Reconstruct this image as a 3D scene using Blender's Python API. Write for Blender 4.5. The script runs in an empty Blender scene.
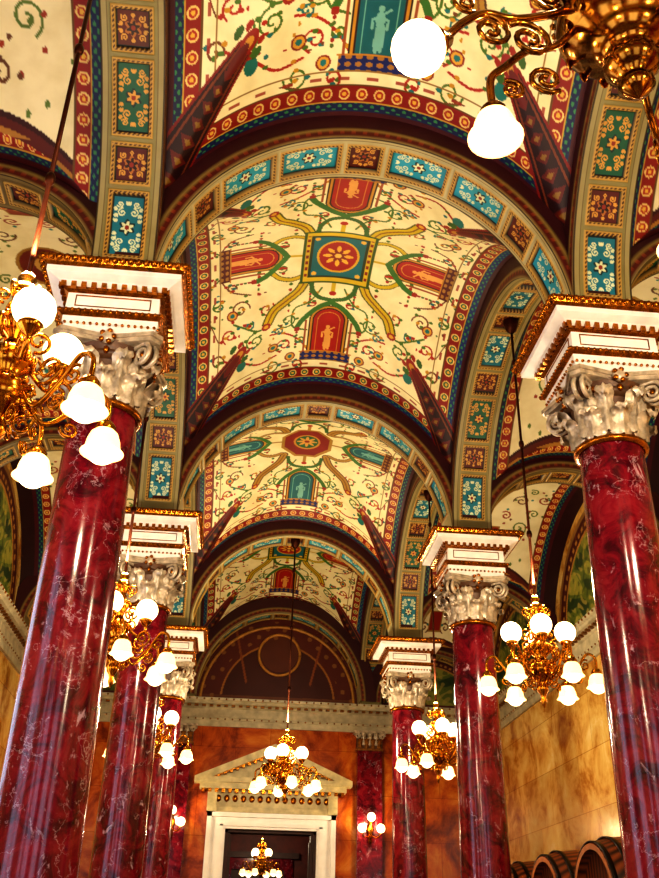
import bpy, math, random
import numpy as np
from mathutils import Vector, Matrix
random.seed(3)
S=4.8; CZ=1.6
def H(z): return CZ+z*S
XC=.178*S; HX=.4325*S; SP=1.015*S; HY=SP/2
XL=XC-HX; XR=XC+HX
XWR=1.19*S; XWL=XL-(XWR-XR)
YR=[ (.35+1.015*i)*S for i in range(-1,5)]   # rows -1..4
ZS=H(1.0); ZCAP=H(.88); ZSH=H(.76)
YB=YR[5]; YF=YR[0]
sc=bpy.context.scene
try:
    sc.view_settings.view_transform='Standard'
    sc.view_settings.look='High Contrast'
except Exception: pass

# ---------------------------------------------------------------- helpers
def lin(h):
    h=h.lstrip('#'); c=[int(h[i:i+2],16)/255 for i in (0,2,4)]
    return np.array([x/12.92 if x<=.04045 else ((x+.055)/1.055)**2.4 for x in c])
def L4(h): 
    c=lin(h); return (c[0],c[1],c[2],1)
class MB:
    def __init__(s): s.v=[];s.f=[];s.m=[];s.s=[]
    def add(s,V,F,mat=0,smooth=True,M=None):
        o=len(s.v)
        if M is not None: V=[tuple(M@Vector(p)) for p in V]
        s.v.extend([tuple(p) for p in V])
        for f in F:
            s.f.append(tuple(i+o for i in f)); s.m.append(mat); s.s.append(smooth)
    def box(s,x0,x1,y0,y1,z0,z1,mat=0,M=None):
        V=[(x,y,z) for z in (z0,z1) for y in (y0,y1) for x in (x0,x1)]
        s.add(V,[(0,2,3,1),(4,5,7,6),(0,1,5,4),(2,6,7,3),(0,4,6,2),(1,3,7,5)],mat,False,M)
    def lathe(s,prof,seg=32,mat=0,M=None,smooth=True,c=(0,0)):
        V=[];F=[]
        for r,z in prof:
            for k in range(seg):
                a=2*math.pi*k/seg; V.append((c[0]+r*math.cos(a),c[1]+r*math.sin(a),z))
        for i in range(len(prof)-1):
            for k in range(seg):
                k2=(k+1)%seg; F.append((i*seg+k,i*seg+k2,(i+1)*seg+k2,(i+1)*seg+k))
        s.add(V,F,mat,smooth,M)
    def sq(s,prof,mat=0,M=None,c=(0,0)):
        V=[];F=[]
        for r,z in prof:
            for a,b in ((-1,-1),(1,-1),(1,1),(-1,1)): V.append((c[0]+a*r,c[1]+b*r,z))
        n=len(prof)
        for i in range(n-1):
            for k in range(4):
                k2=(k+1)%4; F.append((i*4+k,i*4+k2,(i+1)*4+k2,(i+1)*4+k))
        F.append((3,2,1,0)); F.append(tuple((n-1)*4+k for k in range(4)))
        s.add(V,F,mat,False,M)
    def ball(s,c,r,mat=0,seg=12,rings=8,sz=(1,1,1),M=None):
        V=[];F=[]
        for i in range(rings+1):
            t=math.pi*i/rings
            for k in range(seg):
                a=2*math.pi*k/seg
                V.append((c[0]+r*sz[0]*math.sin(t)*math.cos(a),c[1]+r*sz[1]*math.sin(t)*math.sin(a),c[2]+r*sz[2]*math.cos(t)))
        for i in range(rings):
            for k in range(seg):
                k2=(k+1)%seg; F.append((i*seg+k,(i+1)*seg+k,(i+1)*seg+k2,i*seg+k2))
        s.add(V,F,mat,True,M)
    def tube(s,P,rad,seg=8,mat=0,M=None,ref=(0,1,0)):
        P=[Vector(p) for p in P]; n=len(P); ref=Vector(ref)
        V=[];F=[]
        for i,p in enumerate(P):
            t=(P[min(i+1,n-1)]-P[max(i-1,0)]).normalized()
            a=t.cross(ref)
            if a.length<1e-4: a=t.cross(Vector((1,0,.1)))
            a.normalize(); b=t.cross(a).normalized()
            r=rad[i] if isinstance(rad,(list,tuple)) else rad
            for k in range(seg):
                w=2*math.pi*k/seg; q=p+a*(r*math.cos(w))+b*(r*math.sin(w)); V.append(tuple(q))
        for i in range(n-1):
            for k in range(seg):
                k2=(k+1)%seg; F.append((i*seg+k,i*seg+k2,(i+1)*seg+k2,(i+1)*seg+k))
        F.append(tuple(range(seg))[::-1]); F.append(tuple((n-1)*seg+k for k in range(seg)))
        s.add(V,F,mat,True,M)
    def poly(s,pts,z0,z1,mat=0,M=None):
        n=len(pts); V=[(x,y,z0) for x,y in pts]+[(x,y,z1) for x,y in pts]
        F=[tuple(range(n))[::-1],tuple(range(n,2*n))]+[(i,(i+1)%n,n+(i+1)%n,n+i) for i in range(n)]
        s.add(V,F,mat,False,M)
    def mesh(s,name,mats):
        me=bpy.data.meshes.new(name); me.from_pydata(s.v,[],s.f)
        me.polygons.foreach_set('material_index',s.m); me.polygons.foreach_set('use_smooth',s.s)
        for m in mats: me.materials.append(m)
        me.update(); return me
def obj(name,me,parent=None,loc=(0,0,0),rot=0,scale=None):
    o=bpy.data.objects.new(name,me); sc.collection.objects.link(o)
    o.location=loc; o.rotation_euler=(0,0,rot)
    if scale: o.scale=scale
    if parent: o.parent=parent
    return o
def catmull(P,n=6):
    P=[Vector(p) for p in P]; Q=[P[0]]+P+[P[-1]]; out=[]
    for i in range(1,len(Q)-2):
        a,b,c,d=Q[i-1],Q[i],Q[i+1],Q[i+2]
        for k in range(n):
            t=k/n; out.append(.5*((2*b)+(c-a)*t+(2*a-5*b+4*c-d)*t*t+(3*b-a-3*c+d)*t**3))
    out.append(P[-1]); return out
def gridmesh(name,P,C,mat):
    nu,nv=P.shape[:2]
    idx=np.arange(nu*nv).reshape(nu,nv)
    F=np.stack([idx[:-1,:-1],idx[1:,:-1],idx[1:,1:],idx[:-1,1:]],-1).reshape(-1,4)
    me=bpy.data.meshes.new(name); me.from_pydata(P.reshape(-1,3).tolist(),[],F.tolist())
    me.polygons.foreach_set('use_smooth',np.ones(len(F),dtype=bool))
    a=me.color_attributes.new('paint','FLOAT_COLOR','POINT')
    cc=np.ones((nu*nv,4),dtype=np.float32); cc[:,:3]=np.clip(C.reshape(-1,3),0,1)
    a.data.foreach_set('color',cc.ravel()); me.materials.append(mat); me.update(); return me

# ---------------------------------------------------------------- materials
def newmat(name):
    m=bpy.data.materials.new(name); m.use_nodes=True; nt=m.node_tree
    return m,nt,nt.nodes['Principled BSDF'],nt.nodes,nt.links
def ramp(N,stops):
    r=N.new('ShaderNodeValToRGB'); e=r.color_ramp.elements
    while len(e)<len(stops): e.new(.5)
    for k,(p,c) in enumerate(stops): e[k].position=p; e[k].color=c if len(c)==4 else (*c,1)
    return r
def simple(name,h,rough=.5,metal=0,var=.25,scale=8,bump=.0):
    m,nt,b,N,K=newmat(name)
    t=N.new('ShaderNodeTexCoord'); n=N.new('ShaderNodeTexNoise'); n.inputs['Scale'].default_value=scale; n.inputs['Detail'].default_value=6
    K.new(t.outputs['Object'],n.inputs['Vector'])
    c=lin(h); r=ramp(N,[(.3,tuple(c*(1-var))),(.7,tuple(np.clip(c*(1+var*.6),0,1)))])
    K.new(n.outputs['Fac'],r.inputs['Fac']); K.new(r.outputs['Color'],b.inputs['Base Color'])
    b.inputs['Roughness'].default_value=rough; b.inputs['Metallic'].default_value=metal
    if bump:
        bp=N.new('ShaderNodeBump'); bp.inputs['Strength'].default_value=bump; bp.inputs['Distance'].default_value=.02
        K.new(n.outputs['Fac'],bp.inputs['Height']); K.new(bp.outputs['Normal'],b.inputs['Normal'])
    return m
def emit(name,h,st):
    m,nt,b,N,K=newmat(name)
    b.inputs['Base Color'].default_value=L4(h); b.inputs['Emission Color'].default_value=L4(h)
    b.inputs['Emission Strength'].default_value=st; b.inputs['Roughness'].default_value=.3
    return m
def paintmat():
    m,nt,b,N,K=newmat('fresco_paint')
    a=N.new('ShaderNodeAttribute'); a.attribute_name='paint'
    t=N.new('ShaderNodeTexCoord'); n=N.new('ShaderNodeTexNoise'); n.inputs['Scale'].default_value=3; n.inputs['Detail'].default_value=8
    K.new(t.outputs['Object'],n.inputs['Vector'])
    r=ramp(N,[(.3,(.84,.80,.70)),(.6,(1,1,1))]); K.new(n.outputs['Fac'],r.inputs['Fac'])
    x=N.new('ShaderNodeMix'); x.data_type='RGBA'; x.blend_type='MULTIPLY'; x.inputs[0].default_value=1
    K.new(a.outputs['Color'],x.inputs[6]); K.new(r.outputs['Color'],x.inputs[7]); K.new(x.outputs[2],b.inputs['Base Color'])
    b.inputs['Roughness'].default_value=.5
    return m
def redmarble(name='red_marble'):
    m,nt,b,N,K=newmat(name)
    t=N.new('ShaderNodeTexCoord'); oi=N.new('ShaderNodeObjectInfo')
    mul=N.new('ShaderNodeMath'); mul.operation='MULTIPLY'; mul.inputs[1].default_value=37; K.new(oi.outputs['Random'],mul.inputs[0])
    ad=N.new('ShaderNodeVectorMath'); ad.operation='ADD'; K.new(t.outputs['Object'],ad.inputs[0]); K.new(mul.outputs[0],ad.inputs[1])
    n1=N.new('ShaderNodeTexNoise'); n1.inputs['Scale'].default_value=4.2; n1.inputs['Detail'].default_value=14; n1.inputs['Distortion'].default_value=.7; n1.inputs['Roughness'].default_value=.68
    K.new(ad.outputs[0],n1.inputs['Vector'])
    base=ramp(N,[(.3,L4('#22040e')),(.42,L4('#4c0a1a')),(.52,L4('#741022')),(.61,L4('#86202c')),(.72,L4('#44102a'))]); K.new(n1.outputs['Fac'],base.inputs['Fac'])
    n2=N.new('ShaderNodeTexNoise'); n2.inputs['Scale'].default_value=3.5; n2.inputs['Detail'].default_value=8; n2.inputs['Roughness'].default_value=.6; K.new(ad.outputs[0],n2.inputs['Vector'])
    sc2=N.new('ShaderNodeVectorMath'); sc2.operation='SCALE'; sc2.inputs['Scale'].default_value=.9; K.new(n2.outputs['Color'],sc2.inputs[0])
    a2=N.new('ShaderNodeVectorMath'); a2.operation='ADD'; K.new(ad.outputs[0],a2.inputs[0]); K.new(sc2.outputs[0],a2.inputs[1])
    v=N.new('ShaderNodeTexVoronoi'); v.feature='DISTANCE_TO_EDGE'; v.inputs['Scale'].default_value=2.6; K.new(a2.outputs[0],v.inputs['Vector'])
    vr=ramp(N,[(0,(.9,.9,.9)),(.008,(.4,.4,.4)),(.02,(0,0,0))]); K.new(v.outputs['Distance'],vr.inputs['Fac'])
    mp=N.new('ShaderNodeMapping'); mp.inputs['Scale'].default_value=(1,1,.55); mp.inputs['Rotation'].default_value=(.5,.35,0); K.new(ad.outputs[0],mp.inputs['Vector'])
    n3=N.new('ShaderNodeTexNoise'); n3.inputs['Scale'].default_value=9; n3.inputs['Detail'].default_value=12; n3.inputs['Roughness'].default_value=.7; n3.inputs['Distortion'].default_value=.6; K.new(mp.outputs[0],n3.inputs['Vector'])
    sp=ramp(N,[(.60,(0,0,0)),(.67,(1,1,1))]); K.new(n3.outputs['Fac'],sp.inputs['Fac'])
    gate=ramp(N,[(.50,(0,0,0)),(.57,(1,1,1))]); K.new(n2.outputs['Fac'],gate.inputs['Fac'])
    m1=N.new('ShaderNodeMath'); m1.operation='MULTIPLY'; K.new(vr.outputs['Color'],m1.inputs[0]); K.new(gate.outputs['Color'],m1.inputs[1])
    mx=N.new('ShaderNodeMath'); mx.operation='MAXIMUM'; K.new(m1.outputs[0],mx.inputs[0]); K.new(sp.outputs['Color'],mx.inputs[1])
    m3=N.new('ShaderNodeMath'); m3.operation='MULTIPLY'; m3.inputs[1].default_value=.72; K.new(mx.outputs[0],m3.inputs[0])
    x=N.new('ShaderNodeMix'); x.data_type='RGBA'; K.new(m3.outputs[0],x.inputs[0]); K.new(base.outputs['Color'],x.inputs[6]); x.inputs[7].default_value=L4('#c8aab4')
    K.new(x.outputs[2],b.inputs['Base Color']); b.inputs['Roughness'].default_value=.15
    return m
def wallmarble(name,axis,cols,sc_=.9,dist=.5):
    m,nt,b,N,K=newmat(name)
    t=N.new('ShaderNodeTexCoord'); sp=N.new('ShaderNodeSeparateXYZ'); K.new(t.outputs['Object'],sp.inputs[0])
    cb=N.new('ShaderNodeCombineXYZ'); K.new(sp.outputs[axis],cb.inputs[0]); K.new(sp.outputs[2],cb.inputs[1])
    br=N.new('ShaderNodeTexBrick'); br.inputs['Scale'].default_value=1; br.inputs['Brick Width'].default_value=1.5; br.inputs['Row Height'].default_value=.9
    br.inputs['Mortar Size'].default_value=.007; br.inputs['Color1'].default_value=(.82,.82,.82,1); br.inputs['Color2'].default_value=(1.0,1.0,1.0,1); br.inputs['Mortar'].default_value=(.62,.5,.36,1)
    K.new(cb.outputs[0],br.inputs['Vector'])
    n=N.new('ShaderNodeTexNoise'); n.inputs['Scale'].default_value=sc_; n.inputs['Detail'].default_value=12; n.inputs['Distortion'].default_value=dist; n.inputs['Roughness'].default_value=.68
    K.new(t.outputs['Object'],n.inputs['Vector'])
    r=ramp(N,[(p,L4(c)) for p,c in cols]); K.new(n.outputs['Fac'],r.inputs['Fac'])
    x=N.new('ShaderNodeMix'); x.data_type='RGBA'; x.blend_type='MULTIPLY'; x.inputs[0].default_value=1
    K.new(r.outputs['Color'],x.inputs[6]); K.new(br.outputs['Color'],x.inputs[7]); K.new(x.outputs[2],b.inputs['Base Color'])
    b.inputs['Roughness'].default_value=.2
    return m
M_paint=paintmat(); M_marb=redmarble()
M_stone=simple('white_marble','#ebe6de',.35,0,.15,5)
M_silver=simple('cream_silvered_plaster','#bcac94',.34,.25,.5,14,.35)
M_gilt=simple('gilding','#a8681c',.25,.9,.55,20,.3)
M_giltd=simple('old_gilding','#8a5a20',.4,.5,.6,20,.4)
M_brass=simple('brass','#cc8c2c',.18,1,.5,10)
M_bronze=simple('gilt_bronze','#a4702a',.16,1,.6,8)
M_dbrass=simple('dark_bronze','#4a2412',.35,.8,.3,10)
M_globe=emit('frosted_globe_lit','#ffe0ae',3.6)
M_tulip=emit('frosted_shade_lit','#ffd08c',1.9)
M_orange=wallmarble('orange_marble_wall',0,[(.3,'#4c1608'),(.42,'#8c3a0e'),(.51,'#b85818'),(.6,'#cc7826'),(.72,'#e09c48')],1.2,.6)
M_yellow=wallmarble('yellow_marble_wall',1,[(.3,'#94501e'),(.41,'#bc8436'),(.5,'#dcb060'),(.6,'#e8c678'),(.72,'#f4e2b0')],1.3,.4)
M_corn=simple('cornice_stone','#b8ae90',.45,0,.3,6)
M_dark=simple('dark_red_plaster','#5a1c12',.6,0,.4,4)
M_wood=simple('dark_walnut','#3c160a',.55,0,.4,6)
M_iron=simple('iron_hoop','#1a1210',.4,.6,.3,10)
M_ring=simple('ochre_gilt_plaster','#b8843a',.5,.1,.3,10)

# ---------------------------------------------------------------- fresco painters
class Can:
    def __init__(s,X,Y,bg):
        s.X,s.Y=X,Y; s.C=np.empty(X.shape+(3,)); s.C[:]=lin(bg)
    def put(s,m,h,a=1.0):
        c=lin(h) if isinstance(h,str) else h
        s.C[m]=s.C[m]*(1-a)+c*a
    def line(s,P,w,h,X=None,Y=None):
        X=s.X if X is None else X; Y=s.Y if Y is None else Y
        m=np.zeros(X.shape,bool)
        for (x0,y0),(x1,y1) in zip(P[:-1],P[1:]):
            dx,dy=x1-x0,y1-y0; L=dx*dx+dy*dy+1e-12
            t=np.clip(((X-x0)*dx+(Y-y0)*dy)/L,0,1)
            m|=((X-x0-t*dx)**2+(Y-y0-t*dy)**2)<w*w
        s.put(m,h)
    def disc(s,x,y,rx,ry,h,X=None,Y=None):
        X=s.X if X is None else X; Y=s.Y if Y is None else Y
        s.put(((X-x)/rx)**2+((Y-y)/ry)**2<1,h)
def cm2(P,n=6): return [(p.x,p.y) for p in catmull([(a,b,0) for a,b in P],n)]
def spiral(cx,cy,r0,turns,a0,sgn=1,n=26,r1=.15):
    return [(cx+r0*(1-(1-r1)*t)*math.cos(a0+sgn*t*turns*2*math.pi),cy+r0*(1-(1-r1)*t)*math.sin(a0+sgn*t*turns*2*math.pi)) for t in np.linspace(0,1,n)]
HXu,HYu=.4325,.5075
def vaultmesh(name,kind):
    nx,ny=560,620
    if kind=='C': nx,ny=280,420; hx,hy=(XWR-XR)/2/S,HYu
    else: hx,hy=HXu,HYu
    th=np.linspace(-1,1,nx); ph=np.linspace(-1,1,ny)
    w=lambda t: .6*t+.4*np.sin(t*math.pi/2)
    X,Y=np.meshgrid(w(th)*hx,w(ph)*hy,indexing='ij')
    ex,ey=np.abs(X)/hx,np.abs(Y)/hy
    fx=np.sqrt(np.clip(1-ex**2,0,1)); gy=np.sqrt(np.clip(1-ey**2,0,1))
    if kind=='C': a,b=.27*fx,.44*gy; bump=.03
    else: a,b=.44*fx,.44*gy; bump=.13
    k=.012; Z=.5*(a+b+np.sqrt((a-b)**2+k*k))-k/2
    Z=Z+bump*(1-ex**2)*(1-ey**2)
    P=np.stack([X*S,Y*S,H(1.0)+Z*S],-1)
    cream='#f5eec0'
    c=Can(X,Y,cream); ax,ay=np.abs(X),np.abs(Y)
    odd=(kind=='A')
    fpart=(a>b) if kind=='C' else (ey>ex)
    dd=np.where(fpart,hy-.055-ay,hx-.055-ax)
    along=np.where(fpart,np.arcsin(np.clip(X/hx,-1,1))*.42,np.arcsin(np.clip(Y/hy,-1,1))*.47)
    def borders():
        q=dd
        c.put(q<.056,'#6a4a18'); c.put(q<.053,'#8e1a12')
        da=(along%.034)-.017
        r2=da**2+(q-.039)**2
        c.put((q<.053)&(r2<.0108**2),'#e6cc80'); c.put((q<.053)&(r2<.0078**2),'#b03020' if kind!='A' else '#2a6a4a')
        c.put((q<.053)&(r2<.004**2),'#e0b848')
        c.put((q<.026),'#c8a040'); c.put(q<.0235,'#16306c' if odd else '#122454'); c.put((q<.0235)&(q>.010)&(np.sin(along*300)*np.sin(q*450)>.4),'#3c8a58')
        c.put(q<.008,'#4a0e1c'); c.put(q<-.006,'#2c0910')
    if kind!='C':
        G,R,T,B,O='#4f7a24','#b02a18','#1f7a7c','#7a4a24','#c8961c'
        cur=[]
        for (cx,cy,r,tn,a0,sg,col) in [(.115,.225,.026,1.4,0.3,1,G),(.175,.17,.022,1.3,3.9,-1,R),
              (.245,.16,.026,1.4,3.2,1,B),(.20,.26,.026,1.5,5.0,1,G),(.12,.31,.024,1.4,1.2,-1,R),(.08,.385,.018,1.2,2.0,1,R),(.15,.375,.024,1.4,0,1,G),
              (.27,.23,.02,1.3,1,-1,R),(.30,.14,.02,1.3,4,1,G),(.335,.07,.016,1.2,2,1,R),(.30,.29,.018,1.2,3,1,B),
              (.05,.175,.015,1.2,5,1,R),(.14,.255,.014,1.2,2,1,T),(.14,.045,.014,1.2,1,1,G),(.22,.21,.014,1.2,4,-1,T),(.075,.30,.014,1.2,0,1,G),(.27,.09,.014,1.2,3,1,B),(.335,.2,.014,1.2,3,1,G),(.11,.41,.012,1.2,1,1,B)]:
            cur.append((spiral(cx,cy,r,tn,a0,sg),.0022,col))
        cur+= [(cm2([(.165,.21),(.19,.23),(.24,.21),(.26,.2)]),.0026,G),(cm2([(.03,.12),(.06,.17),(.1,.19),(.1,.25),(.06,.27)]),.0026,G),
               (cm2([(.14,.34),(.19,.35),(.24,.31),(.28,.29)]),.0026,R),(cm2([(.3,.05),(.34,.1),(.34,.17),(.31,.2)]),.0026,G),
               (cm2([(.05,.34),(.08,.3),(.12,.27),(.16,.26)]),.0026,R),(cm2([(.22,.12),(.27,.1),(.3,.05)]),.0022,B),([(.35,0),(.34,.1),(.325,.18),(.3,.24)],.0014,B),([(0,.415),(.1,.41),(.18,.385)],.0014,B)]
        for P_,w_,col in cur: c.line(P_,w_,col,ax,ay)
        rs=random.Random(5)
        for P_,w_,col in cur:
            for q in range(2,len(P_)-1,6 if len(P_)>8 else 1):
                x,y=P_[q]; c.disc(x+rs.uniform(-.007,.007),y+rs.uniform(-.007,.007),.0055,.004,rs.choice([G,G,R,T,O]),ax,ay)
        for k_ in range(30):
            x,y=rs.uniform(.08,.35),rs.uniform(.1,.42)
            c.disc(x,y,rs.uniform(.002,.005),rs.uniform(.002,.005),rs.choice([R,R,G,T,O,B]),ax,ay)
        for (x0,y0,x1,y1) in [(.115,.10,.115,.19),(.06,.115,.06,.16),(.2,.05,.2,.12),(.285,.045,.34,.045)]:
            for t in np.linspace(0,1,6): c.disc(x0+(x1-x0)*t,y0+(y1-y0)*t,.004*(1.3-t*.6),.005,R if int(t*5)%2 else G,ax,ay)
        # half rosettes / shells
        for (x,y) in ((.265,.175),(.15,.31),(.10,.355)):
            for q,col in ((.0145,'#8a2a18'),(.011,'#d8a840'),(.006,'#1f7a7c')): c.disc(x,y,q,q,col,ax,ay)
        yl='#d2b81c' if odd else '#b48c34'; ye='#4e5a12' if odd else '#5a3c14'
        pth=cm2([(.075,.085),(.092,.125),(.125,.155),(.155,.18),(.17,.215)])
        c.line(pth,.0145,ye,ax,ay); c.line(pth,.0105,yl,ax,ay); c.line(pth,.002,'#8a5a14',ax,ay)
        pt2=cm2([(.085,.075),(.115,.085),(.145,.078),(.165,.06)]); c.line(pt2,.0075,ye,ax,ay); c.line(pt2,.005,yl,ax,ay)
        pt3=cm2([(.06,.10),(.055,.13),(.035,.155),(.0,.165)]); c.line(pt3,.0065,'#3f7030',ax,ay)
        c.line([(.0,.1),(.0,.135)],.005,yl,ax,ay); c.disc(0,.14,.010,.008,R,ax,ay); c.line([(.09,0),(.13,0)],.005,yl,ax,ay)
        c.disc(.173,.225,.012,.012,'#a02a1a',ax,ay); c.disc(.173,.225,.006,.006,'#e0b040',ax,ay)
        c.disc(.235,.325,.012,.017,'#1f7a74',ax,ay); c.disc(.235,.307,.017,.004,'#a02a1a',ax,ay)
        c.line([(.235,.305),(.225,.28),(.235,.25)],.0025,G,ax,ay)
        n1,n2=('#a81a0e','#116068') if odd else ('#116874','#a81a0e')
        def niche(U,V,v0,v1,hw,col,plinth):
            AU=np.abs(U)
            def bd(e): return ((AU<hw+e)&(V>v0)&(V<v1))|(((U/(hw+e))**2+((V-v0)/(hw*.9+e))**2)<1)&(V<=v0)
            c.put(bd(.013),'#2a1c10'); c.put(bd(.010),'#c89430'); c.put(bd(.004),'#3a1008'); c.put(bd(0),col)
            c.put(bd(-.010)&~bd(-.0125),'#d09038' if col!='#116874' else '#7ac0b0')
            fc='#e0a858' if col!='#116874' else '#7ab8b0'
            vm=(v0+v1)/2
            c.disc(0,vm-.030,.0055,.0065,fc,U,V); c.disc(0,vm-.010,.009,.016,fc,U,V); c.disc(.002,vm+.012,.010,.02,fc,U,V); c.disc(-.003,vm+.030,.006,.02,fc,U,V); c.disc(.006,vm+.030,.005,.018,fc,U,V)
            c.line([(0,vm-.018),(.015,vm-.010),(.014,vm+.005)],.0024,fc,AU,V); c.line([(0,vm-.018),(.018,vm-.03)],.0022,fc,U,V)
            pl=(AU<hw+.03)&(V>v1)&(V<v1+.026); c.put(pl,plinth); c.put((AU<hw+.034)&(V>v1-.004)&(V<v1),'#c08a28')
            c.put(pl&(np.abs(np.sin(U*150))*np.abs(np.sin(V*240))>.55),'#a87a34')
            c.line(cm2([(0,v0-hw-.020),(hw*.8,v0-hw*.8-.010),(hw+.03,v0-.005),(hw+.045,v0+.02)]),.008,'#3f7a30',AU,V)
            c.disc(hw+.045,v0+.028,.008,.008,'#a02a1a',AU,V)
            c.put((np.abs(AU-hw-.021)<.003)&(V>v0)&(V<v1),'#a0542c')
            for t in np.linspace(0,1,6): c.disc(hw+.045,v0+.04+t*.05,.0035,.0045,'#55742a' if int(t*5)%2 else '#a02a1a',AU,V)
        niche(X,ay,.235,.345,.042,n1,'#14246a')
        niche(Y,ax,.185,.275,.034,n1,'#5a1210')
        if odd:
            m=lambda r,q:(ax<r)&(ay<q)
            c.put(m(.092,.102),'#3a5a14'); c.put(m(.086,.096),'#d2b81c'); c.put(m(.073,.083),'#2c3a14'); c.put(m(.067,.077),'#10707c')
            c.put(((X/.055)**2+(Y/.063)**2<1),'#d8b028'); c.put(((X/.049)**2+(Y/.057)**2<1),'#a41a0e')
            tt=np.arctan2(Y,X); rr=np.hypot(X,Y); c.put(rr<.030+.010*np.cos(8*tt),'#e8b840'); c.put(rr<.020+.006*np.cos(8*tt+3),'#8a2a10'); c.put(rr<.009,'#e8c860')
            c.put((np.hypot(ax-.058,ay-.068)<.007),'#e0b840'); c.put((np.abs(ax-.0795)<.003)&(np.sin(Y*280)>0)&(ay<.083),'#8a2a10')
        else:
            rr=ax/.075+ay/.085
            m8=(np.maximum(ax/.078,ay/.088)<1)&(rr<1.45)
            c.put((np.maximum(ax/.088,ay/.098)<1)&(rr<1.65),'#b08a34'); c.put(m8,'#8c1e14'); c.put(np.hypot(X/.9,Y)<.052,'#c8963a'); c.put(np.hypot(X/.9,Y)<.044,'#1f6a40')
            tt=np.arctan2(Y,X); c.put(np.hypot(X,Y)<.026+.01*np.cos(8*tt),'#d8a850'); c.put(np.hypot(X,Y)<.009,'#8c1e14')
        c.put((np.abs(dd-.080)<.0012),'#9a7a3a')
        c.put((dd<.070)&(dd>.064)&(np.cos(along*115)>.3),'#a02a1a',.9)
        borders()
        e=ex-ey; rr=(ex+ey)/2
        tt=np.clip((rr-.56)/.44,0,1); wd=.032+.12*tt
        m=(np.abs(e)<wd+.014)&(rr>.565); c.put(m,'#84180f')
        m=(np.abs(e)<wd)&(rr>.575); c.put(m,'#2a0810')
        c.put(m&(np.abs(np.abs(e)-wd*.74)<.006),'#7a3a1c')
        zz=(rr*26)%1; c.put(m&(np.abs(e)/wd+np.abs(zz-.5)*1.6<.62),'#64180f'); c.put(m&(np.abs(e)/wd+np.abs(zz-.5)*1.6<.28),'#8a6a28')
        t_=np.hypot(e*.45,(rr-.555)*.5); c.put((t_<.018),'#94241a'); c.put((t_<.009),'#c8963a')
        t_=np.hypot(e*.45,(rr-.60)*.3); c.put((t_<.013),'#6a1410')
        for s_ in (-1,1):
            t_=np.hypot((e-s_*.075)*.45,(rr-.56)*.5); c.put(t_<.009,'#3f6a2c'); t_=np.hypot((e-s_*.05)*.45,(rr-.53)*.5); c.put(t_<.007,'#a02a1a')
    else:
        c.C[:]=lin('#e8dfb8')
        G,R,B='#5f7a33','#983820','#6a4020'
        for (cx,cy,r,tn,a0,sg,col) in [(.08,.12,.03,1.4,3,1,B),(.1,.25,.03,1.4,1,-1,G),(.16,.1,.025,1.3,0,1,R),(.05,.33,.025,1.3,2,1,B),(.14,.18,.022,1.4,2,1,G),(.04,.2,.02,1.3,4,1,R),(.19,.2,.02,1.3,4,1,B),(.11,.06,.018,1.3,4,1,G),(.19,.05,.018,1.3,1,1,R)]:
            c.line(spiral(cx,cy,r,tn,a0,sg),.0028,col,ax,ay)
        rs=random.Random(9)
        for k_ in range(40): c.disc(rs.uniform(.03,.23),rs.uniform(.03,.4),.005,.005,rs.choice([G,R,B,'#237e7c']),ax,ay)
        c.put(np.hypot(X,Y)<.075,'#9c7830'); c.put(np.hypot(X,Y)<.066,'#6c1c14'); c.put(np.hypot(X,Y)<.03,'#c09850')
        c.put((ax<.03)&(np.abs(ay-.3)<.05),'#9c7830'); c.put((ax<.025)&(np.abs(ay-.3)<.044),'#8c2014')
        c.put(np.abs(a-b)<.030,'#3a100e'); c.put(np.abs(a-b)<.022,'#5c1c14'); c.put((np.abs(a-b)<.010)&(np.sin(ey*90)>0),'#a87a34')
        borders()
    return gridmesh(name,P,c.C,M_paint)

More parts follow.
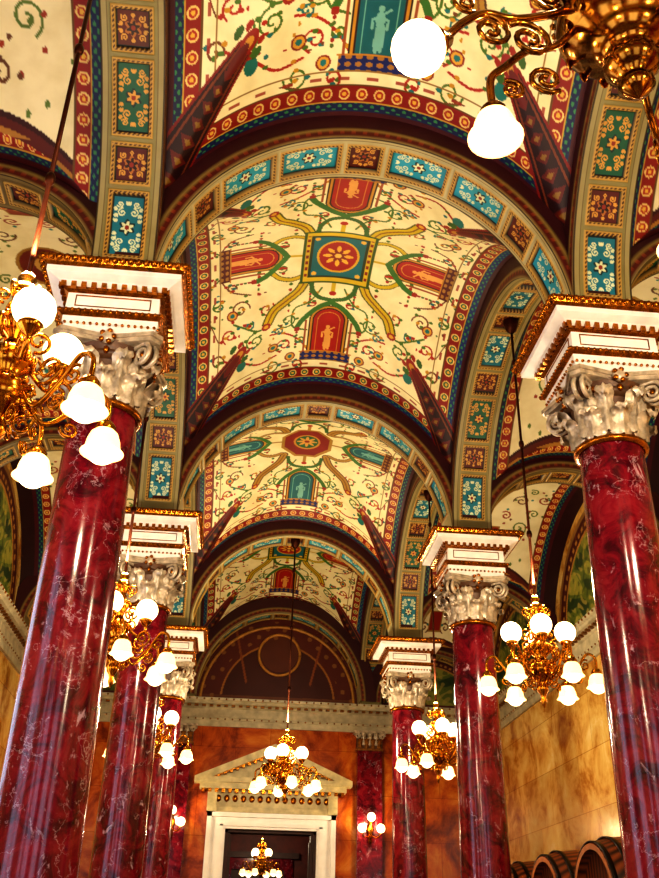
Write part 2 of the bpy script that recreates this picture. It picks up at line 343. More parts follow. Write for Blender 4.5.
def archmesh(name,a,rise,hw,kind,side=.075):
    n=900
    phi=np.linspace(0,math.pi,n*2); px,pz=a*np.cos(phi),rise*np.sin(phi)
    s=np.concatenate([[0],np.cumsum(np.hypot(np.diff(px),np.diff(pz)))]); Lt=s[-1]
    ss=np.linspace(0,Lt,n); ph=np.interp(ss,s,phi)
    px,pz=a*np.cos(ph),rise*np.sin(ph)
    nxv,nzv=np.cos(ph)/a,np.sin(ph)/rise; l=np.hypot(nxv,nzv); nxv/=l; nzv/=l
    ns,nf=12,90
    vt=np.concatenate([np.full(ns,-hw),np.linspace(-hw,hw,nf),np.full(ns,hw)])
    vo=np.concatenate([np.linspace(side*S,0.006,ns),np.zeros(nf),np.linspace(0.006,side*S,ns)])
    isof=np.concatenate([np.zeros(ns),np.ones(nf),np.zeros(ns)])
    Sg,T=np.meshgrid(ss-Lt/2,vt,indexing='ij'); Off=np.tile(vo,(n,1)); SO=np.tile(isof,(n,1))>.5
    c=Can(Sg,T,'#867e50' if kind=='L' else ('#b0a880' if kind=='T' else '#6a5a34')); at=np.abs(T)
    k=hw/.264
    wp=.188 if kind=='T' else .172
    rel=np.zeros_like(T)
    c.put(at>(wp+.03)*k,'#5e5028'); c.put(at>(wp+.037)*k,'#b0a67c' if kind=='T' else ('#968c60' if kind=='L' else '#7a6a40')); c.put(at>.25*k,'#3a2a14')
    pans=[]; g=.045; Ls,Ll=.18,.31
    if kind=='T': seq=['r','t','t']
    elif kind=='L': seq=['r','t','r','g']
    else: seq=['g','r']
    ln=lambda q: Ls if q=='r' else Ll
    pans.append((0,'r'))
    for sg in (1,-1):
        cpos=ln('r'); i=1
        while True:
            q=seq[i%len(seq)]; c0=cpos+g+ln(q)
            if c0+ln(q)>Lt/2-.05: break
            pans.append((sg*c0,q)); cpos=c0+ln(q); i+=1
    for c0,q in pans:
        p=Sg-c0; Lh=ln(q); hwq=wp*k
        d=np.maximum(np.abs(p)-Lh,at-hwq)
        c.put((d<0)&SO,'#b8944a'); c.put((d<-.012)&(d>-.03)&SO&(np.sin((p+T)*160)>-.2),'#4a2c0c')
        ins=(d<-.035)&SO
        f={'r':'#5a1a12','t':'#2098b2' if kind=='T' else '#187488','g':'#0f5a40'}[q]
        c.put(ins,f); c.put(ins&(d>-.045),'#0a1818')
        lc='#d4dcb4' if q=='t' else '#cc9c44'
        ap_,aT=np.abs(p),np.abs(T)
        for (cx,cy,r_,a0) in ([(.13,.05,.038,0),(.20,.07,.03,2),(.21,.0,.02,1),(.10,.105,.02,4),(.06,.10,.018,1),(.16,.11,.016,3)] if q!='r' else [(.075,.07,.03,1),(.095,.0,.02,3),(.03,.10,.018,2)]):
            P_=spiral(cx,cy*k,r_,1.3,a0,1,14); c2=np.zeros(p.shape,bool)
            for (x0,y0),(x1,y1) in zip(P_[:-1],P_[1:]):
                dx,dy=x1-x0,y1-y0; L=dx*dx+dy*dy+1e-12
                t=np.clip(((ap_-x0)*dx+(aT-y0)*dy)/L,0,1); c2|=((ap_-x0-t*dx)**2+(aT-y0-t*dy)**2)<.0060**2
            c.put(ins&c2,lc)
        rad=np.hypot(p,T); an=np.arctan2(T,p)
        c.put(ins&(rad<.062+.012*np.cos(6*an)),'#0c2c30' if q!='r' else '#a86a2c'); c.put(ins&(rad<.045+.014*np.cos(6*an+1)),lc if q!='r' else '#2a120c'); c.put(ins&(rad<.020),'#8a2a18')
        rel+=np.where(SO&(d<0)&(d>-.035),-.018,0)+np.where(ins,.03,0)
    sd=~SO
    c.put(sd,'#948454'); c.put(sd&(Off>.025),'#5a1c14'); c.put(sd&(Off>.095),'#8c7840'); c.put(sd&(Off>.115),'#3c0e16')
    c.put(sd&(Off>.04)&(Off<.085)&(np.sin(Sg*60)>.3),'#8a3a22')
    O=Off+rel
    P=np.stack([px[:,None]+nxv[:,None]*O,np.tile(vt,(n,1)),pz[:,None]+nzv[:,None]*O],-1)
    return gridmesh(name,P,c.C,M_paint)

ceil=obj('ceiling',None)
VA=vaultmesh('vault_red','A'); VB=vaultmesh('vault_blue','B'); VC=vaultmesh('vault_aisle','C')
hwA=.055*S
AT=archmesh('arch_T',HX-hwA,.40*S,hwA,'T'); AL=archmesh('arch_L',HY-hwA,.40*S,hwA,'L')
HA=(XWR-XR)/2; AA=archmesh('arch_A',HA-hwA*.8,.235*S,hwA*.85,'A')
for j in range(5):
    ym=(YR[j]+YR[j+1])/2
    obj('vault_bay_%d'%j,VA if j%2==0 else VB,ceil,(XC,ym,0))
    for sx,nm in ((XR+HA,'r'),(XL-HA,'l')): obj('aisle_vault_%s%d'%(nm,j),VC,ceil,(sx,ym,0))
    for sx,nm in ((XR,'r'),(XL,'l')): obj('long_arch_%s%d'%(nm,j),AL,ceil,(sx,ym,ZS),math.pi/2)
for j in range(6):
    yy=YR[j]+(hwA if j==0 else (-hwA if j==5 else 0))
    obj('cross_arch_%d'%j,AT,ceil,(XC,yy,ZS))
    for sx,nm in ((XR+HA,'r'),(XL-HA,'l')): obj('aisle_arch_%s%d'%(nm,j),AA,ceil,(sx,yy,ZS))

# ---------------------------------------------------------------- column
def leaf(mb,ang,z0,h,w,r0,out,mat):
    path=[(0,0),(.06,.25),(.12,.5),(.28,.75),(.62,.93),(.92,.97),(1.0,.86),(.95,.76)]
    pts=catmull([(r0+out*a,0,z0+h*b) for a,b in path],3); n=len(pts); V=[];F=[]; m=9
    for i,p in enumerate(pts):
        t=i/(n-1); ww=w*(1-.25*t)*(.72+.34*abs(math.sin(t*math.pi*4.5)))
        if t>.85: ww*=1-(t-.85)*4
        for k in range(m):
            u=-1+2*k/(m-1)
            dr=.03*(1-abs(u))**1.5 -.03*u*u+.012*math.cos(u*math.pi*3)
            V.append((p.x+dr*(.6+.4*(1-t)),u*ww,p.z+.012*math.cos(u*9)*t))
    for i in range(n-1):
        for k in range(m-1): F.append((i*m+k,i*m+k+1,(i+1)*m+k+1,(i+1)*m+k))
    mb.add(V,F,mat,True,Matrix.Rotation(ang,4,'Z'))
def capital(mb,z0,h,mat=1,gm=2,bell=4):
    R4=lambda a:Matrix.Rotation(a,4,'Z')
    mb.lathe([(.27,z0-.03),(.30,z0-.02),(.305,z0),(.30,z0+.02),(.265,z0+.035)],32,gm)
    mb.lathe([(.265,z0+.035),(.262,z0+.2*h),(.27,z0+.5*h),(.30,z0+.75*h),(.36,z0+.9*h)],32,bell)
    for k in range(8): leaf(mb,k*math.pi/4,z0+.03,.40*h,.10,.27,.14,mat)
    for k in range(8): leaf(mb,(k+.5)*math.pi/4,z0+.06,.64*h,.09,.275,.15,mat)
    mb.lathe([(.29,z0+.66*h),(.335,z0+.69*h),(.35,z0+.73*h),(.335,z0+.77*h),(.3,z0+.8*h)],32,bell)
    for k in range(20):
        a=2*math.pi*k/20; mb.ball((.35*math.cos(a),.35*math.sin(a),z0+.74*h),.026,gm,8,6,(1,1,1.3))
    for k in range(4):
        M=R4(math.pi/4+k*math.pi/2); cr,cz=.425,z0+.72*h
        for off in (-.038,.038):
            P=[(cr+ (.10*(1-.85*t))*math.cos(math.pi/2-t*2*math.pi*1.9),off*(1-.3*t),cz+(.10*(1-.85*t))*math.sin(math.pi/2-t*2*math.pi*1.9)) for t in np.linspace(0,1,34)]
            P=[(.25,off,cz+.06),(.34,off,cz+.095)]+P
            mb.tube(P,[.022*(1-.4*i/len(P)) for i in range(len(P))],6,mat,M)
        mb.lathe([(0,-.022),(.075,-.022),(.075,.022),(0,.022)],14,bell,M@Matrix.Translation((cr,0,cz))@Matrix.Rotation(math.pi/2,4,'X'))
        mb.ball((cr,0,cz),.032,gm,8,6,(1,1.7,1),M)
        leaf(mb,math.pi/4+k*math.pi/2,z0+.35*h,.42*h,.06,.30,.12,mat)
    pts=[]
    for k in range(4):
        a=math.pi/4+k*math.pi/2
        ca,sa=math.cos(a),math.sin(a); r=.53
        pts.append((r*ca+.05*sa,r*sa-.05*ca)); pts.append((r*ca-.05*sa,r*sa+.05*ca))
        for t in (.2,.35,.5,.65,.8):
            b=a+t*math.pi/2; rr=.335/math.cos(b-(a+math.pi/4)); rr+= .5*(abs(t-.5))**2*.9; pts.append((rr*math.cos(b),rr*math.sin(b)))
    mb.poly(pts,z0+.88*h,z0+.94*h,mat); mb.poly([(x*1.05,y*1.05) for x,y in pts],z0+.94*h,z0+h,mat)
    for k in range(4):
        M=R4(k*math.pi/2); mb.ball((.37,0,z0+.92*h),.06,mat,10,8,(.6,1,1),M)
        for q in range(5):
            a=q*2*math.pi/5; mb.ball((.385,.05*math.cos(a),z0+.92*h+.05*math.sin(a)),.024,gm,6,5,(1,1,1),M)
def impost(mb,st=3,gm=2,c=(0,0)):
    mb.sq([(.36,ZCAP),(.36,ZCAP+.06),(.375,ZCAP+.07),(.375,ZCAP+.13)],st,c=c)
    mb.sq([(.38,ZCAP+.13),(.41,ZCAP+.15),(.41,ZCAP+.18),(.37,ZCAP+.20)],gm,c=c)
    mb.sq([(.37,ZCAP+.20),(.365,ZCAP+.36)],st,c=c)
    mb.sq([(.37,ZCAP+.36),(.40,ZCAP+.375),(.40,ZCAP+.40)],gm,c=c)
    mb.sq([(.40,ZCAP+.40),(.45,ZCAP+.43),(.53,ZCAP+.45),(.53,ZCAP+.50)],st,c=c)
    mb.sq([(.53,ZCAP+.50),(.56,ZCAP+.52),(.58,ZCAP+.55),(.58,ZS)],gm,c=c)
    for k in range(4):
        M=Matrix.Translation((c[0],c[1],0))@Matrix.Rotation(k*math.pi/2,4,'Z')
        for i in range(19):
            y=-.56+i*1.12/18; mb.ball((.58,y,ZS-.03),.03,gm,6,5,(1,1,1),M)
        for i in range(11): mb.box(.40,.44,-.40+i*.08-.02,-.40+i*.08+.02,ZCAP+.375,ZCAP+.43,gm,M)
        for i in range(17): mb.ball((.41,-.4+i*.05,ZCAP+.165),.018,gm,6,4,(1,1,1),M)
        for i in range(15): mb.ball((.378,-.35+i*.05,ZCAP+.065),.014,gm,6,4,(1,1,1),M)
        mb.box(.366,.374,-.30,.30,ZCAP+.23,ZCAP+.238,gm,M); mb.box(.366,.374,-.30,.30,ZCAP+.33,ZCAP+.338,gm,M)
        mb.box(.366,.374,-.30,-.292,ZCAP+.238,ZCAP+.33,gm,M); mb.box(.366,.374,.292,.30,ZCAP+.238,ZCAP+.33,gm,M)
mb=MB()
mb.sq([(.46,0),(.46,.9),(.42,.95)],3)
mb.sq([(.42,.95),(.42,1.08)],3)
mb.lathe([(.40,1.08),(.42,1.12),(.40,1.17),(.35,1.19),(.34,1.22),(.36,1.25),(.35,1.29),(.30,1.31)],40,1)
pr=[(.29-.03*(t**1.6),1.31+t*(ZSH-1.31)) for t in np.linspace(0,1,14)]
mb.lathe(pr,56,0)
capital(mb,ZSH,ZCAP-ZSH); impost(mb)
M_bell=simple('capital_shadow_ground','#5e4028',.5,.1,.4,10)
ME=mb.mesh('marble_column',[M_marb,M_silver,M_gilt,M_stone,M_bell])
for j in range(1,5):
    for x in (XL,XR): obj('marble_column',ME,None,(x,YR[j],0))

# ---------------------------------------------------------------- room shell
TOP=H(1.62)
def wallbox(name,boxes,mat):
    m=MB()
    for b in boxes: m.box(*b)
    return obj(name,m.mesh(name,[mat]))
DW,DH=.2*S,H(.446)
WB=wallbox('wall_back',[(XWL-.3,XC-DW,YB,YB+.4,0,TOP),(XC+DW,XWR+.3,YB,YB+.4,0,TOP),(XC-DW,XC+DW,YB,YB+.4,DH,TOP)],M_orange)
WF=wallbox('wall_front',[(XWL-.3,XWR+.3,YF-.4,YF,0,TOP)],M_orange)
WR=wallbox('wall_right',[(XWR,XWR+.3,YF,YB,0,TOP)],M_yellow)
WL=wallbox('wall_left',[(XWL-.3,XWL,YF,YB,0,TOP)],M_yellow)
# pilasters
mb=MB(); D=.16
mb.box(-.42,.42,-.24,0,0,.95,3); mb.box(-.36,.36,-.2,0,.95,1.25,3)
mb.box(-.27,.27,-D,0,1.25,H(.80),0)
z0=H(.80); h=ZCAP-z0
mb.box(-.30,.30,-D-.03,0,z0-.03,z0+.02,2)
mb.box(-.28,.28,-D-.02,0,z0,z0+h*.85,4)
for i in range(4):
    x=-.21+i*.14
    t=MB(); leaf(t,0,z0+.02,h*.5,.07,.27,.08,2); mb.add(t.v,t.f,2,True,Matrix.Translation((x,-D+.25,0))@Matrix.Rotation(-math.pi/2,4,'Z'))
for i in range(3):
    x=-.14+i*.14
    t=MB(); leaf(t,0,z0+.08,h*.68,.07,.27,.10,1); mb.add(t.v,t.f,1,True,Matrix.Translation((x,-D+.25,0))@Matrix.Rotation(-math.pi/2,4,'Z'))
for sx in (-1,1):
    P=[(sx*(.27+.07*(1-.8*q)*math.cos(q*11)),-D-.05,z0+h*.72+.07*(1-.8*q)*math.sin(q*11)) for q in np.linspace(0,1,24)]
    mb.tube(P,.018,6,1)
mb.box(-.36,.36,-D-.1,0,z0+h*.87,z0+h,1)
PIL=mb.mesh('marble_pilaster',[M_marb,M_silver,M_giltd,M_stone,M_bell])
for x in (XL,XR):
    obj('pilaster',PIL,WB,(x,YB,0)); obj('pilaster',PIL,WF,(x,YF,0),math.pi)

def checker():
    m,nt,b,N,K=newmat('floor_marble'); t=N.new('ShaderNodeTexCoord'); c=N.new('ShaderNodeTexChecker'); c.inputs['Scale'].default_value=1.6
    c.inputs['Color1'].default_value=L4('#a89878'); c.inputs['Color2'].default_value=L4('#4a1810'); K.new(t.outputs['Object'],c.inputs['Vector']); K.new(c.outputs['Color'],b.inputs['Base Color']); b.inputs['Roughness'].default_value=.2
    return m
wallbox('floor',[(XWL-.3,XWR+.3,YF-.4,YB+8,-.2,0)],checker())
prof=[(0,-.58),(.05,-.58),(.05,-.46),(.07,-.45),(.07,-.40),(.02,-.38),(.02,-.20),(.06,-.18),(.09,-.14),(.20,-.12),(.20,-.07),(.24,-.05),(.25,0),(0,0)]
def cornice(name,p0,p1,nrm):
    m=MB(); p0=Vector(p0);p1=Vector(p1);nv=Vector(nrm); V=[]
    for p in (p0,p1):
        for d,z in prof: V.append((p.x+nv.x*d,p.y+nv.y*d,ZS+z))
    n=len(prof); F=[(i,(i+1)%n,n+(i+1)%n,n+i) for i in range(n)]+[tuple(range(n)),tuple(range(n,2*n))[::-1]]
    m.add(V,F,0,False)
    L=(p1-p0).length; t=(p1-p0).normalized(); k=int(L/.16)
    for i in range(k):
        c=p0+t*((i+.5)*L/k)
        a=c-t*.04+nv*.06; b=c+t*.04+nv*.15
        m.box(min(a.x,b.x),max(a.x,b.x),min(a.y,b.y),max(a.y,b.y),ZS-.17,ZS-.12,1)
        m.ball((c.x+nv.x*.25,c.y+nv.y*.25,ZS-.03),.022,1,6,4)
        m.ball((c.x+nv.x*.07,c.y+nv.y*.07,ZS-.425),.02,1,6,4)
    return obj(name,m.mesh(name,[M_corn,M_giltd]))
cornice('trim_1',(XWL+.25,YB,0),(XWR-.25,YB,0),(0,-1,0))
cornice('trim_2',(XWR,YF,0),(XWR,YB,0),(-1,0,0))
cornice('trim_3',(XWL,YF,0),(XWL,YB,0),(1,0,0))
cornice('trim_4',(XWL+.25,YF,0),(XWR-.25,YF,0),(0,1,0))
# lunettes
def lunette(name,a,rise,kind):
    nu,nv=240,170
    U,V=np.meshgrid(np.linspace(-1,1,nu),np.linspace(0,1,nv),indexing='ij')
    X=U*a; Z=V*rise*np.sqrt(np.clip(1-U**2,0,1)); c=Can(X,Z,'#3a1712')
    rr=np.sqrt((X/a)**2+(Z/rise)**2)
    if kind=='dark':
        c.put(Z>-1,'#46160f'); c.put((rr>.62)&(rr<.95),'#5c2014'); c.put((np.abs(rr-.62)<.010),'#a06a2a')
        c.put((np.abs(np.abs(X)-(.3*a+.25*Z))<.025)&(rr>.4),'#8a4a20')
        c.put((np.hypot(X,Z-.53*rise)<.44),'#5c2a18'); c.put(Z<.12,'#6a3a20')
        c.put((rr>.68)&(rr<.88)&(np.sin(X*16)*np.sin(Z*16)>.7),'#8a5a2a')
    else:
        n=np.sin(X*3+2*np.sin(Z*5))*np.sin(Z*4+1.5*np.sin(X*4)); n2=np.sin(X*13+3*np.sin(Z*9))*np.sin(Z*15+2*np.sin(X*11))
        c.put(Z>-1,'#5c6a26'); c.put(n>.2,'#8a8a38'); c.put(n<-.35,'#2c4220'); c.put(n2>.5,'#a8984a',.6); c.put(n2<-.6,'#203414',.6)
        c.put(rr>.80,'#a87a34'); c.put(rr>.83,'#4c140e'); c.put((rr>.86)&(rr<.9)&(np.sin(np.arctan2(Z,X)*60)>0),'#a87a34'); c.put(Z<.1,'#5a1c14')
    c.put(rr>.95,'#8a6430')
    P=np.stack([X,np.zeros_like(X),Z],-1)
    return gridmesh(name,P,c.C,M_paint)
LD=lunette('lun_dark',HX-.02,.44*S,'dark'); LG=lunette('lun_green',HY-.30,.40*S,'green'); LS=lunette('lun_small',HA-.1,.25*S,'green')
obj('lunette_mural',LD,WB,(XC,YB-.015,ZS))
m=MB(); m.tube([(XC+.47*math.cos(a),YB-.04,H(1.223)+.47*math.sin(a)) for a in np.linspace(0,2*math.pi,49)],.032,8,0,ref=(0,1,0)); 
m.tube([(XC+(HX-.35)*math.cos(a),YB-.03,ZS+(.36*S)*math.sin(a)) for a in np.linspace(0,math.pi,49)],.035,8,0)
obj('ring_moulding',m.mesh('ring_moulding',[M_ring]),WB)
for j in range(5):
    ym=(YR[j]+YR[j+1])/2
    obj('lunette_mural',LG,WR,(XWR-.015,ym,ZS),math.pi/2); obj('lunette_mural',LG,WL,(XWL+.015,ym,ZS),math.pi/2)
for x in (XR+HA,XL-HA): obj('lunette_mural',LS,WB,(x,YB-.015,ZS))

# door
de=obj('door_1',None,None,(XC,YB-.002,0)); m=MB(); ml=MB()
w0,w1=DW,.283*S; zt=H(.512)
for sx in (-1,1):
    a,b=sorted((sx*w0,sx*w1)); m.box(a,b,-.10,0,0,zt,0); 
    a,b=sorted((sx*(w0+.05),sx*(w0+.12))); m.box(a,b,-.13,-.10,0,DH+.08,0)
    a,b=sorted((sx*(w1-.10),sx*(w1-.0))); m.box(a,b,-.15,-.10,0,zt,0)
    a,b=sorted((sx*(w0-.06),sx*w0)); ml.box(a,b,0,.4,0,DH,0)
    a,b=sorted((sx*(w1-.18),sx*(w1+.02))); m.box(a,b,-.24,0,zt,H(.605),1)
m.box(-w0,w0,-.10,0,DH,zt,0); m.box(-w1,w1,-.15,-.10,zt-.09,zt,0); m.box(-w0-.12,w0+.12,-.13,-.10,DH+.05,DH+.12,0)
ml.box(-w0,w0,0,.4,DH-.06,DH,0)
m.box(-w1-.02,w1+.02,-.18,0,zt,zt+.10,1); m.box(-w1+.1,w1-.1,-.12,0,zt+.10,H(.605),1)
for i in range(14):
    x=-1.15+i*2.3/13; m.ball((x,-.13,zt+.27),.06,2,8,6,(1,.4,1.2))
pb=.35*S
m.box(-pb+.12,pb-.12,-.30,0,H(.605),H(.63),1); m.box(-pb,pb,-.36,0,H(.63),H(.652),1)
for i in range(22):
    x=-pb+.2+i*(2*pb-.4)/21; m.box(x-.035,x+.035,-.26,0,H(.605)-.07,H(.605),2)
ap=H(.80)
for sx in (-1,1):
    V=[(sx*pb,H(.652)),(0,ap),(0,ap-.16),(sx*(pb-.38),H(.652))]
    m.add([(x,-.36,z) for x,z in V]+[(x,0,z) for x,z in V],[(0,1,2,3),(4,7,6,5),(0,4,5,1),(3,2,6,7)],1,False)
    V=[(sx*(pb-.3),H(.652)),(0,ap-.13),(0,ap-.18),(sx*(pb-.42),H(.652))]
    m.add([(x,-.3,z) for x,z in V]+[(x,0,z) for x,z in V],[(0,1,2,3),(3,2,6,7)],2,False)
    for i in range(10):
        t=(i+.7)/11; m.box(sx*(pb-.3)*(1-t)-.03,sx*(pb-.3)*(1-t)+.03,-.28,-.05,H(.652)+(ap-.18-H(.652))*t-.06,H(.652)+(ap-.18-H(.652))*t,2)
m.add([(-pb+.3,-.1,H(.65)),(pb-.3,-.1,H(.65)),(0,-.1,ap-.1)],[(0,1,2)],1,False)
m.ball((0,-.1,H(.70)),.16,2,14,8,(1.6,.4,1))
M_pedi=simple('pediment_cream_stone','#cfc090',.45,0,.3,6)
obj('door_surround',m.mesh('door_surround',[simple('door_white_marble','#faf6f0',.35,0,.08,5),M_pedi,M_gilt]),de)
for sx in (-1,1):
    ml.box(sx*(w0-.09)-.025,sx*(w0-.09)+.025,.02,.38,0.01,DH-.07,0)
    for z in (.3,1.6,2.7): ml.box(sx*(w0-.12)-.02,sx*(w0-.12)+.02,.08,.32,z,z+.85,0)
obj('doorway_lining',ml.mesh('doorway_lining',[M_wood]),WB,(XC,YB,0))
WA=wallbox('wall_antechamber',[(XC-3,XC-2.8,YB+.4,YB+8,0,6),(XC+2.8,XC+3,YB+.4,YB+8,0,6),(XC-3,XC+3,YB+8,YB+8.2,0,6),(XC-3,XC+3,YB+.4,YB+8,6,6.2)],M_dark)
m=MB()
for sx in (-1,1):
    a,b=sorted((sx*.75,sx*1.0)); m.box(a,b,-.1,0,0,3.5,0)
m.box(-1.0,1.0,-.1,0,3.5,3.8,0); m.box(-1.15,1.15,-.2,0,3.8,3.95,1); m.box(-.75,.75,-.03,0,0,3.5,1)
obj('inner_doorway',m.mesh('inner_doorway',[M_marb,M_wood]),WA,(XC,YB+8,0))

# windows
M_win=emit('daylight_glass','#cfdcff',2.6)
m=MB(); m.box(-.95,.95,-.02,0.02,0,3.6,1)
for x in (-1.0,0,1.0): m.box(x-.06,x+.06,0,.1,0,3.6,0)
for z in (-.05,1.2,2.4,3.6): m.box(-1.06,1.06,0,.1,z-.05,z+.05,0)
m.box(-1.25,1.25,0,.25,-.2,-.08,0); m.box(-1.25,1.25,0,.2,3.65,3.85,0)
WM=m.mesh('window',[M_stone,M_win]); k=1
for loc,rot in [((XC,YF+.03,1.6),0),((XR+HA,YF+.03,1.6),0),((XL-HA,YF+.03,1.6),0),((XWL+.03,(YR[1]+YR[2])/2,1.6),-math.pi/2),((XWL+.03,(YR[2]+YR[3])/2-.6,1.6),-math.pi/2),((XWL+.03,(YR[0]+YR[1])/2,1.6),-math.pi/2)]:
    obj('window_%d'%k,WM,None,loc,rot); k+=1

# ---------------------------------------------------------------- chandeliers
def spiral3(x,z,r,t,a0):
    return [(x+r*(1-.85*q)*math.cos(a0+q*t*2*math.pi),0,z+r*(1-.85*q)*math.sin(a0+q*t*2*math.pi)) for q in np.linspace(0,1,22)]
def chandelier(name,ups,lows,ur=.27,uz=.22,lr=.53,lz=-.30,bs=1.0,zoff=0,gr=.108,sh=1.0,metal=None):
    m=MB(); big=ur>.5
    pf=[(.0,.62),(.025,.61),(.05,.57),(.03,.54),(.055,.52),(.07,.47),(.05,.42),(.03,.39),(.045,.37),(.045,.34),(.075,.31),(.09,.27),(.06,.22),(.035,.18),
        (.05,.14),(.10,.10),(.12,.05),(.10,0),(.06,-.04),(.08,-.07),(.13,-.10),(.135,-.115),(.125,-.13),(.145,-.16),(.12,-.22),(.10,-.225),(.07,-.27),(.04,-.30),(.06,-.33),(.055,-.37),(.03,-.41),(.02,-.44),(.03,-.47),(.018,-.51),(0,-.54)]
    if big:
        pf=[(0,.62),(.03,.6),(.06,.5),(.04,.42),(.05,.36),(.11,.30),(.13,.24),(.10,.17),(.06,.12),(.07,.08),(.12,.04),(.165,.0),(.17,-.03),(.16,-.045),(.175,-.06),(.17,-.12),(.14,-.18),(.10,-.215),(.105,-.23),(.07,-.26),
            (.05,-.29),(.065,-.32),(.07,-.36),(.05,-.40),(.03,-.42),(.035,-.44),(.045,-.47),(.03,-.50),(.015,-.52),(0,-.54)]
    m.lathe([(r*bs,z*1.0+zoff) for r,z in pf],36,0)
    if big:
        for k in range(36):
            a=k*math.pi/18; ca,sa=math.cos(a),math.sin(a)
            m.ball((.175*bs*ca,.175*bs*sa,-.035+zoff),.010*bs,0,6,5)
        for k in range(16):
            a=k*math.pi/8; M=Matrix.Rotation(a,4,'Z'); m.ball((.158*bs,0,-.125+zoff),.018*bs,0,8,6,(.4,.9,2.2),M); m.ball((.062*bs,0,-.34+zoff),.010*bs,0,6,5,(1,1,1.8),M)
    else:
        for k in range(12):
            a=k*math.pi/6; ca,sa=math.cos(a),math.sin(a)
            m.ball((.135*bs*ca,.135*bs*sa,-.1+zoff),.022*bs,0,6,5)
            m.ball((.085*bs*ca,.085*bs*sa,.3+zoff),.018*bs,0,6,5)
            m.ball((.12*bs*ca,.12*bs*sa,.05+zoff),.02*bs,0,6,5,(1,1,1.8))
            m.ball((.115*bs*ca,.115*bs*sa,-.215+zoff),.018*bs,0,6,5,(1,1,1.6))
        for k in range(6):
            M=Matrix.Rotation(k*math.pi/3+.3,4,'Z'); m.tube(spiral3(.12*bs,.20+zoff,.07*bs,1.4,4.5),.011*bs,5,0,M); m.tube(spiral3(.10*bs,.44+zoff,.05*bs,1.4,4.5),.009*bs,5,0,M)
            m.tube(spiral3(.12*bs,-.30+zoff,.055*bs,1.4,1.5),.009*bs,5,0,M)
    for a in ups:
        M=Matrix.Rotation(a,4,'Z')
        if big:
            P=catmull([(.15,0,zoff-.02),(.34,0,zoff-.16),(.50,0,zoff-.24),(.62,0,zoff-.25),(.72,0,uz+.20),(.79,0,uz+.09)],6); m.tube(P,[.017]*len(P),8,0,M)
            m.tube(spiral3(.60,uz+.20,.085,1.7,1.2),.012,6,0,M); m.tube(spiral3(.44,uz+.20,.10,1.7,.6),.013,6,0,M); m.tube(spiral3(.34,uz+.50,.085,1.6,4.5),.012,6,0,M); m.tube(spiral3(.70,uz+.33,.055,1.6,4),.010,6,0,M)
            T=M@Matrix.Translation((ur,0,uz))@Matrix.Rotation(math.radians(-52),4,'Y')
            m.lathe([(.012,.17),(.03,.15),(.04,.12),(.058,.10),(.062,.085),(.05,.075)],16,0,T)
        else:
            P=catmull([(.06*bs,0,.08+zoff),(ur*.45,0,.0+zoff*.6+uz*.1),(ur*.8,0,uz-.26),(ur*1.02,0,uz-.2),(ur,0,uz-.12)],6); m.tube(P,.014,6,0,M)
            m.tube(spiral3(ur*.45,uz-.14+zoff*.3,.07,1.5,2.5),.010,5,0,M)
            m.lathe([(.012,-.17),(.03,-.15),(.05,-.125),(.065,-.10),(.05,-.085)],14,0,M@Matrix.Translation((ur,0,uz)))
        m.ball((ur,0,uz),gr,1,20,14,(1,1,1),M)
    for a in lows:
        M=Matrix.Rotation(a,4,'Z')
        if big:
            P=catmull([(.16,0,zoff-.08),(.30,0,zoff-.28),(.42,0,zoff-.33),(lr*.9,0,lz+.34),(lr,0,lz+.26),(lr,0,lz+.10)],6); m.tube(P,.016,8,0,M)
            m.tube(spiral3(lr*.62,lz+.30,.075,1.7,4),.011,6,0,M); m.tube(spiral3(lr*.86,lz+.22,.05,1.6,1),.010,6,0,M)
        else:
            P=catmull([(.08*bs,0,-.08+zoff),(lr*.4,0,lz+.04+zoff*.3),(lr*.65,0,lz+.14),(lr*.85,0,lz+.28),(lr,0,lz+.24),(lr,0,lz+.10)],6); m.tube(P,.014,6,0,M)
            m.tube(spiral3(lr*.5,lz+.24+zoff*.3,.085,1.6,4.2),.011,5,0,M); m.tube(spiral3(lr*.80,lz+.17,.06,1.5,1.0),.010,5,0,M)
            m.tube(spiral3(lr*.28,lz+.10+zoff*.5,.06,1.5,0),.010,5,0,M); m.tube(spiral3(lr*.66,lz+.04,.05,1.5,3),.009,5,0,M)
        MM=M@Matrix.Translation((lr,0,lz))@Matrix.Scale(sh,4)
        m.lathe([(0,.14),(.035,.13),(.055,.10),(.05,.07)],14,0,MM)
        m.lathe([(.045,.085),(.07,.06),(.084,.02),(.09,-.02),(.104,-.045),(.112,-.05)],22,2,MM)
        m.ball((0,0,-.025),.085,1,16,12,(1,1,1),MM)
    return m.mesh(name,[metal or M_brass,M_globe,M_tulip])
R_=math.radians
CH=chandelier('chandelier_body',[R_(45+90*k) for k in range(4)],[R_(10+60*k) for k in range(6)])
CH3=chandelier('chandelier_body_b',[R_(x) for x in (35,300,170)],[R_(x) for x in (-28,20,80,140,200)])
CH2=chandelier('chandelier_big',[R_(x) for x in (188,8,310)],[R_(x) for x in (181,1,301,55)],ur=.9,uz=0.0,lr=.59,lz=-.25,bs=1.6,zoff=.54,gr=.102,sh=.92,metal=M_bronze)
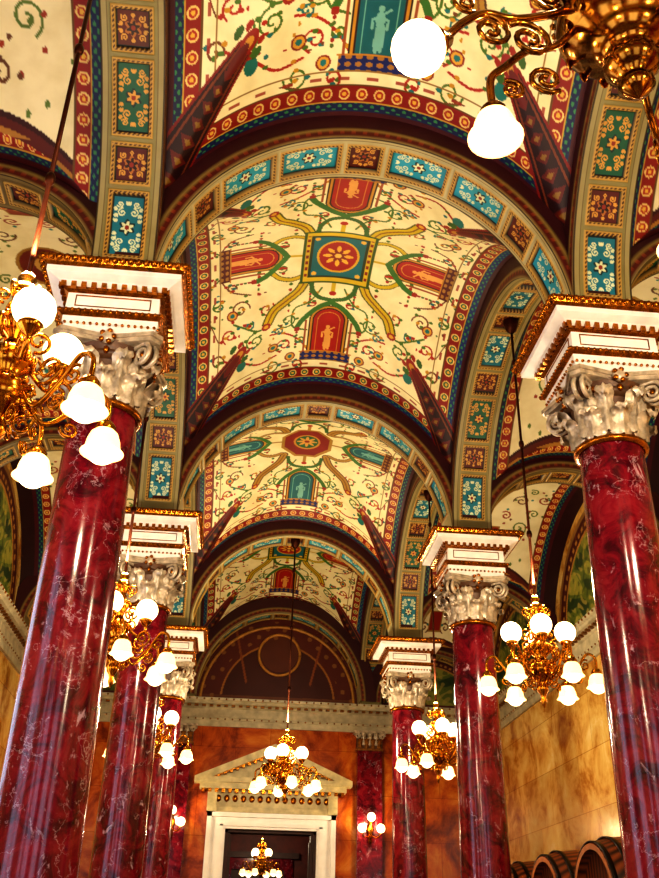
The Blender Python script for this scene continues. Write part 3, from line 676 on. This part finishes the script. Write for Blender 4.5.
def hang(x,y,z,ztop,me=CH,rot=0,P=150,sc_=1.0,rodz=.6):
    e=obj('chandelier',None,None,(x,y,z)); b=obj('chandelier_body',me,e,(0,0,0),rot)
    if sc_!=1: b.scale=(sc_,)*3
    m=MB(); L=ztop-z
    m.tube([(0,0,rodz*sc_-.02),(0,0,L)],.015,8,0,ref=(1,0,0))
    for q in np.arange(rodz+.7,L-.2,1.1): m.ball((0,0,q),.032,0,8,6,(1,1,1.6))
    m.lathe([(.02,L-.16),(.06,L-.12),(.09,L-.03),(.09,L+.02)],16,0)
    obj('suspension_rod',m.mesh('rod',[M_dbrass]),e)
    l=bpy.data.lights.new('lamp','POINT'); l.energy=P; l.color=(1,.85,.60); l.shadow_soft_size=.15
    obj('lamp_glow',l,e,(0.0,0,rodz*sc_+.12))
    return e
zl=H(.55)
for j in (1,2,3):
    ym=(YR[j]+YR[j+1])/2
    for x in (XL,XR):
        hang(x+(.05 if x==XR and j==2 else 0),ym,zl,H(1.40),rot=.3*j) if not (j==1 and x==XL) else hang(x-.06,ym,zl-.10,H(1.40),me=CH3)
hang(XC,YR[4],zl,H(1.40),rot=.5,P=190)
hang(.289*S,.50*S,H(.607),H(1.45),me=CH2,P=100,rodz=1.15)
hang(XC,5.5*S,H(.40),6.0,P=130,sc_=.9,rodz=.6)
for x in (XL,XR): hang(x,(YR[0]+YR[1])/2,zl,H(1.40))
# sconces
m=MB(); m.lathe([(0,-.3),(.05,-.25),(.04,-.1),(.08,0),(.04,.12),(.03,.25),(0,.3)],14,0,Matrix.Translation((0,-.06,0)))
for dx,z in ((-.2,0),(.2,0),(0,.22)):
    m.tube(catmull([(0,-.06,-.1),(dx*.6,-.2,-.18),(dx,-.25,z-.1)],6),.012,6,0); m.ball((dx,-.25,z),.09,1,14,10)
SC=m.mesh('wall_sconce',[M_brass,M_globe])
for x in (XL,XR):
    o=obj('wall_sconce',SC,None,(x,YB-.18,H(.46)))
    l=bpy.data.lights.new('lamp','POINT'); l.energy=35; l.color=(1,.8,.5); l.shadow_soft_size=.1; obj('lamp_glow',l,o,(0,-.45,.1))

# ---------------------------------------------------------------- oak casks
def caskmat():
    m,nt,b,N,K=newmat('oak_staves'); t=N.new('ShaderNodeTexCoord'); w=N.new('ShaderNodeTexWave'); w.bands_direction='Y'; w.inputs['Scale'].default_value=3.2; w.inputs['Distortion'].default_value=1.5; w.inputs['Detail'].default_value=4
    K.new(t.outputs['Object'],w.inputs['Vector']); r=ramp(N,[(.0,L4('#2a1008')),(.3,L4('#5a2a12')),(1,L4('#84441e'))]); K.new(w.outputs['Color'],r.inputs['Fac']); K.new(r.outputs['Color'],b.inputs['Base Color']); b.inputs['Roughness'].default_value=.4
    return m
m=MB(); Mx=Matrix.Rotation(math.pi/2,4,'Y')
m.lathe([(0,-.36),(.66,-.36),(.66,-.475)],48,0,Mx); m.lathe([(.66,-.475),(.73,-.475)],48,3,Mx)
m.lathe([(.73,-.475),(.80,-.25),(.83,0),(.80,.25),(.73,.475),(.66,.475),(.66,.40),(0,.40)],48,0,Mx)
for z,r in ((-.44,.75),(-.26,.806),(.26,.806),(.44,.75)): m.lathe([(r,z-.03),(r+.012,z-.03),(r+.012,z+.03),(r,z+.03)],48,1,Mx)
m.box(-.40,-.36,-.64,.64,-.06,.06,0); m.ball((-.38,0,-.3),.05,1,10,8)
zc=2.1
m.box(-.40,-.25,-.95,.95,-1.05,-.78,2); m.box(.25,.40,-.95,.95,-1.05,-.78,2)
for x in (-.40,.25):
    for y in (-.85,.70): m.box(x,x+.15,y,y+.15,-zc,-1.05,2)
m.box(-.4,.4,-.85,-.7,-1.5,-1.4,2); m.box(-.4,.4,.7,.85,-1.5,-1.4,2)
CK=m.mesh('wine_cask',[caskmat(),M_iron,M_wood,simple('oak_rim','#a8652e',.45,0,.3,10)])
for y in (10.4,12.4,14.4,16.4,18.4): obj('wine_cask',CK,None,(5.0,y,zc))

# world + camera
w=bpy.data.worlds.new('World'); sc.world=w; w.use_nodes=True
w.node_tree.nodes['Background'].inputs[0].default_value=(1,.85,.65,1); w.node_tree.nodes['Background'].inputs[1].default_value=.1
cam=bpy.data.cameras.new('camera'); co=bpy.data.objects.new('camera',cam); sc.collection.objects.link(co)
cam.sensor_fit='VERTICAL'; cam.sensor_height=36; cam.sensor_width=27; cam.lens=929*36/878; cam.clip_start=.05
Yc=Vector((-107,-506,-929)).normalized(); Zc=Vector((42,1696,-929)); Zc=(Zc-Yc*Zc.dot(Yc)).normalized(); Xc=Yc.cross(Zc)
Rm=Matrix((Xc,Yc,Zc))
co.matrix_world=Matrix.Translation((0,0,CZ))@Rm.to_4x4()
sc.camera=co
